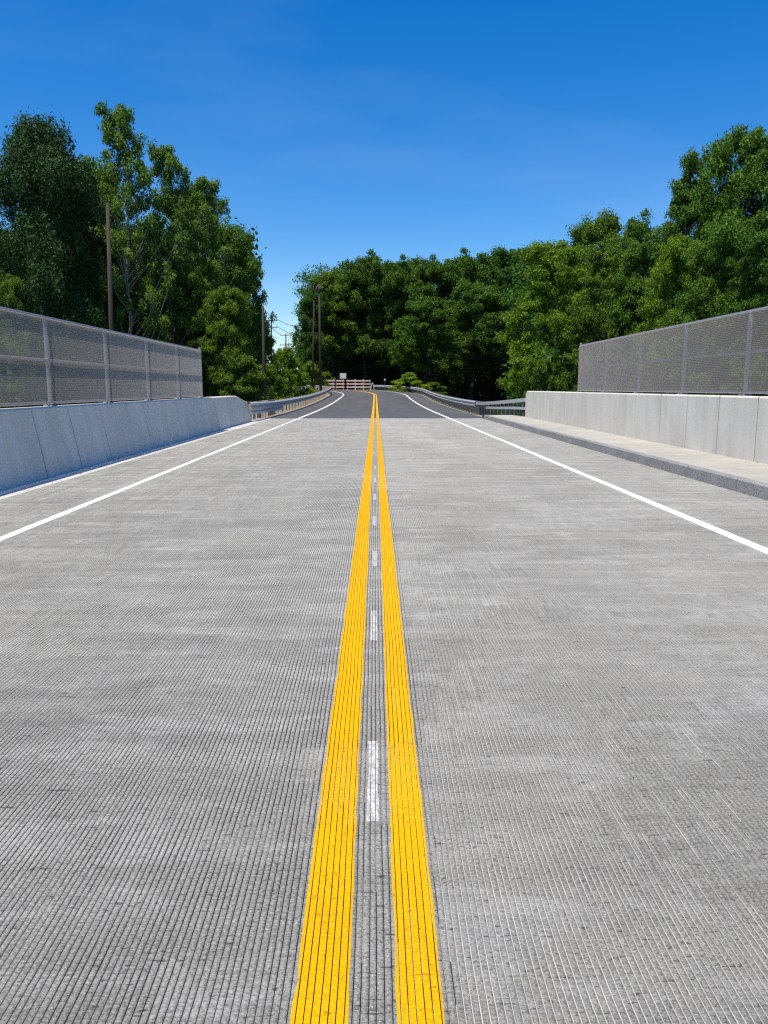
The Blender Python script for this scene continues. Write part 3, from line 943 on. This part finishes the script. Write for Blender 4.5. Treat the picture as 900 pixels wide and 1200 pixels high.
# right trees
tree('broad0', 652, 282, 72, 127, YEL, 'broadleaf_tree', 'yellow-green tree left of the right fence, foliage down to the ground', 'tree', GR_)
tree('broad1', 704, 250, 84, 110, OLV, 'broadleaf_tree', 'thin-crowned tree on the skyline above the right fence end', 'tree', GR_)
tree('broad2', 750, 252, 80, 101, GRN, 'broadleaf_tree', 'green tree on the skyline between thin crown and tall right trees', 'tree', GR_)
tree('broad2', 712, 285, 66, 101, OLV, 'broadleaf_tree', 'middle-height tree above the far bays of the right fence', 'tree', GR_, rz=0.4)
tree('broad1', 756, 282, 62, 101, GRN, 'broadleaf_tree', 'dense tree above the middle of the right fence', 'tree', GR_)
tree('broad0', 798, 275, 56, 96, YEL, 'broadleaf_tree', 'light green tree low in front of the tall right trees', 'tree', GR_)
tree('sparse0', 812, 180, 60, 101, GRN, 'broadleaf_tree', 'tall open tree, left one of the high pair on the right', 'tree', GR_, rz=2.6)
tree('broad2', 818, 205, 62, 96, GRN, 'broadleaf_tree', 'dense tree just behind the tall open tree on the right', 'tree', GR_, rz=5.0)
tree('broad0', 868, 148, 57, 126, GRN, 'broadleaf_tree', 'tallest tree on the right, crown against the sky', 'tree', GR_)
tree('broad1', 930, 160, 54, 144, GRN, 'broadleaf_tree', 'big tree cut by the right edge', 'tree', GR_)
tree('broad2', 850, 262, 51, 120, GRN, 'broadleaf_tree', 'shaded tree below the tallest right tree', 'tree', GR_, rz=1.3)
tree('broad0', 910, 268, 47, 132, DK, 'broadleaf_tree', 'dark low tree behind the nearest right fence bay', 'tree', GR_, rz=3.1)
tree('bush1', 640, 420, 62, 50, OLV, 'bush', 'bush at the foot of the yellow-green right tree', 'bush')

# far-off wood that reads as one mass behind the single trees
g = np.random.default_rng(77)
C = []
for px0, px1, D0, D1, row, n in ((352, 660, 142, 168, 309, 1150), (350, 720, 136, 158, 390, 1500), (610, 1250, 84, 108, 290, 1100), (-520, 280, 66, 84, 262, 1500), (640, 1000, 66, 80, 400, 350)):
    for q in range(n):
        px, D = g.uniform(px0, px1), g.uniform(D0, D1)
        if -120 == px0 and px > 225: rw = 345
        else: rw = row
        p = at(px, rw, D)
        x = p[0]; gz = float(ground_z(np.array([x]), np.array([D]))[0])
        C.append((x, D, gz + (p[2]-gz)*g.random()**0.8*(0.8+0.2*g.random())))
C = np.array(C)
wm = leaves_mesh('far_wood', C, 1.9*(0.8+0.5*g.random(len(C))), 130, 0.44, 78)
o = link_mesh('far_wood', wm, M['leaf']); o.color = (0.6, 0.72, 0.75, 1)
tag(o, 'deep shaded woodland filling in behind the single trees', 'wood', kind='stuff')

# grass and weeds on the verges
g = np.random.default_rng(5)
P = []
for _ in range(16000):
    s = g.uniform(36.5, 118); side = g.random() < 0.5
    lat = (5.75+abs(g.normal())*1.6) if side else -(5.75+abs(g.normal())*1.4)
    p = path(s, lat); zz = float(p[2])-0.04 - max(0, abs(lat)-7.4)*0.2
    P.append((p[0], p[1], zz))
P = np.array(P)
h = 0.10+0.22*g.random(len(P)); a = g.uniform(0, 2*PI, len(P)); wv = 0.012+0.02*g.random(len(P))
dx = np.stack([np.cos(a)*wv, np.sin(a)*wv, 0*a], 1); ln = np.stack([g.normal(size=len(P))*0.06, g.normal(size=len(P))*0.06, h], 1)
V = np.stack([P-dx, P+dx, P+ln+dx*0.2, P+ln-dx*0.2], 1).reshape(-1, 3)
o = link_mesh('grass', raw_mesh('grass', V, np.arange(len(V)).reshape(-1, 4)), M['grass'])
tag(o, 'short tufts of grass and weeds along both verges', 'grass', kind='stuff')

# loose grit along the kerb, the barrier foot and the left gutter
g = np.random.default_rng(9)
V, Fs = [], []
for _ in range(2600):
    y = g.uniform(4, 36); q = g.random()
    if q < 0.45: x, z = 5.085-abs(g.normal())*0.07, 0.0
    elif q < 0.75: x, z = 6.59-abs(g.normal())*0.06, 0.177
    else: x, z = -5.0+g.normal()*0.09, 0.0
    r = g.uniform(0.002, 0.007)
    if g.random() < 0.03: r *= 2.0
    n = len(V)
    d = g.uniform(0.6, 1.3, 6)*r
    V += [(x+d[0], y, z+r*0.4), (x, y+d[1], z+r*0.4), (x-d[2], y, z+r*0.4), (x, y-d[3], z+r*0.4), (x, y, z+r*0.4+d[4]*0.7), (x, y, z-r*0.3)]
    Fs += [(n, n+1, n+4), (n+1, n+2, n+4), (n+2, n+3, n+4), (n+3, n, n+4), (n+1, n, n+5), (n+2, n+1, n+5), (n+3, n+2, n+5), (n, n+3, n+5)]
o = link_mesh('grit', raw_mesh('grit', V, Fs), M['sand'])
tag(o, 'loose sandy grit along the kerb and barrier feet', 'grit', kind='stuff')

# ------------------------------------------------------------------ utility poles and wires
def pole(px_top, row_top, px_base, D, r, mat, label, arms=(), zb=None, cat='utility pole'):
    t = at(px_top, row_top, D); b = at(px_base, 470, D)
    gz = float(ground_z(np.array([b[0]]), np.array([D]))[0]) if zb is None else zb
    root = empty('utility_pole', (b[0], D, gz))
    tag(root, label, cat, 'utility poles')
    H = t[2]-gz; dx = t[0]-b[0]
    MB().tube([(0, 0, -0.5), (dx*0.5, 0, H*0.5), (dx, 0, H)], [r*1.15, r, r*0.72], 10).build('shaft', mat, root, True)
    ends = []
    for drop, x0, x1 in arms:
        xc = dx*(1-drop/H)
        am = MB().box((xc+(x0+x1)/2, -r-0.05, H-drop), (x1-x0, 0.09, 0.12), 0, 0.01).build('crossarm', mat, root)
        for q in np.linspace(x0+0.12, x1-0.12, 4):
            ins = MB().tube([(xc+q, -r-0.05, H-drop+0.06), (xc+q, -r-0.05, H-drop+0.14), (xc+q, -r-0.05, H-drop+0.2), (xc+q, -r-0.05, H-drop+0.26)], [0.02, 0.05, 0.055, 0.02], 7)
            ins.build('insulator', M['porcelain'], am)
            ends.append((b[0]+xc+q, D-r-0.05, gz+H-drop+0.26))
    return root, ends


pole(126, 238, 132, 40, 0.125, M['polegrey'], 'brown bare pole rising behind the left fence')
pole(308, 360, 310, 50, 0.10, M['pole'], 'dark pole among the bushes beside the left guardrail')
pC, eC = pole(374, 333, 376, 82, 0.125, M['polegrey'], 'grey pole with one short crossarm at the left guardrail end', [(0.5, -1.05, 0.25)])
pole(368, 352, 366, 92, 0.10, M['pole'], 'dark thinner pole just left of the grey crossarm pole')
p1, e1 = pole(318, 372, 318, 150, 0.16, M['pole'], 'dark far pole with two crossarms at the edge of the left trees', [(0.6, -1.2, 1.2), (1.9, -1.2, 1.2)])
p2, e2 = pole(335, 391, 335, 190, 0.17, M['pole'], 'far pole with two wide crossarms in the sky gap', [(0.4, -1.3, 1.3), (2.7, -1.5, 1.5)])
p3, e3 = pole(338.5, 401, 338.5, 240, 0.17, M['pole'], 'farthest small pole just right of the sky gap pole', [(0.6, -1.2, 1.2)])


def wire(a, b, sag, label, r=0.045):
    pts = []
    for k in range(15):
        t = k/14
        pts.append((a[0]+(b[0]-a[0])*t, a[1]+(b[1]-a[1])*t, a[2]+(b[2]-a[2])*t-4*sag*t*(1-t)))
    o = MB().tube(pts, r, 5).build('overhead_wire', M['black'])
    tag(o, label, 'wire', 'overhead wires')


far_end = at(352, 384, 124)
wire(e1[3], far_end, 0.25, 'upper wire running right from the upper far crossarm')
far_end = at(352, 395, 124)
wire(e1[7], far_end, 0.25, 'lower wire running right from the lower far crossarm')
wire(e1[0], e2[0], 0.5, 'wire from the upper far crossarm to the sky gap pole')
wire(e2[4], e3[0], 0.4, 'wire from the sky gap pole to the farthest pole')

# ------------------------------------------------------------------ barricades, sign, markers at the end of the road
def barricade(px, D, wd, rz, label, tinted=False):
    p = at(px, 457, D)
    root = empty('barricade', (p[0], D, 1.08), rz)
    tag(root, label, 'barricade', 'barricades across the road end')
    for sx in (-1, 1):
        x = sx*wd*0.42
        MB().box((x, 0, 0.77), (0.06, 0.05, 1.54), 0, 0.004).build('upright', M['orange' if tinted else 'board'], root)
        MB().box((x, 0, 0.025), (0.07, 1.3, 0.05), 0, 0.004).build('foot', M['board'], root)
    for z in (0.42, 0.88, 1.34):
        b = MB().box((0, -0.045, z), (wd, 0.035, 0.21), 0, 0.004).build('board', M['board'], root)
        s_ = MB()
        n = 5
        for k in range(n):
            x = -wd/2+wd*(k+0.5)/n
            s_.face_verts([(x-0.10, -0.066, z-0.10), (x+0.0, -0.066, z-0.10), (x+0.10, -0.066, z+0.10), (x, -0.066, z+0.10)], [(0, 1, 2, 3)])
        s_.build('stripe', M['orange'], b)
    return root


barricade(387, 112, 1.25, 0.10, 'pale three-board barricade half hidden by the left bushes')
barricade(398.5, 114, 1.3, -0.05, 'pale barricade with reddish uprights under the square sign', True)
barricade(411.5, 115, 1.35, 0.04, 'pale three-board barricade right of the one with reddish uprights')
barricade(421, 115.6, 1.35, -0.03, 'pale three-board barricade second from the right end')
barricade(430, 116.5, 1.1, 0.12, 'narrow pale barricade at the right end of the row')
p = at(402.0, 440.5, 118)
root = empty('road_sign', (p[0], 118, 0.9)); tag(root, 'pale square road sign on a post above the barricades', 'sign')
MB().box((0, 0.04, (p[2]-0.9+0.4)/2), (0.07, 0.05, p[2]-0.9+0.4), 0, 0.004).build('post', M['galv'], root)
MB().box((0, -0.01, p[2]-0.9), (0.95, 0.02, 0.80), 0, 0.004).build('sign_panel', M['signface'], root)
p = at(436.5, 455, 112)
root = empty('sawhorse', (p[0], 112, 1.1)); tag(root, 'small pale A-frame stand right of the barricade row', 'stand')
for sx in (-1, 1):
    MB().tube([(sx*0.28, 0, 0.0), (sx*0.05, 0, 0.95)], 0.045, 6).build('leg', M['board'], root)
MB().box((0, 0, 0.93), (0.2, 0.12, 0.12), 0, 0.01).build('top', M['board'], root)
p = at(451, 455, 108)
root = empty('marker_post', (p[0], 108, 0.9)); tag(root, 'thin marker post with a round reflector behind the right guardrail', 'marker post')
MB().tube([(0, 0, -0.2), (0, 0, 1.75)], 0.025, 6).build('post', M['darksteel'], root)
MB().tube([(0, -0.03, 1.62), (0, 0.0, 1.62)], 0.12, 14).build('reflector', M['signface'], root)
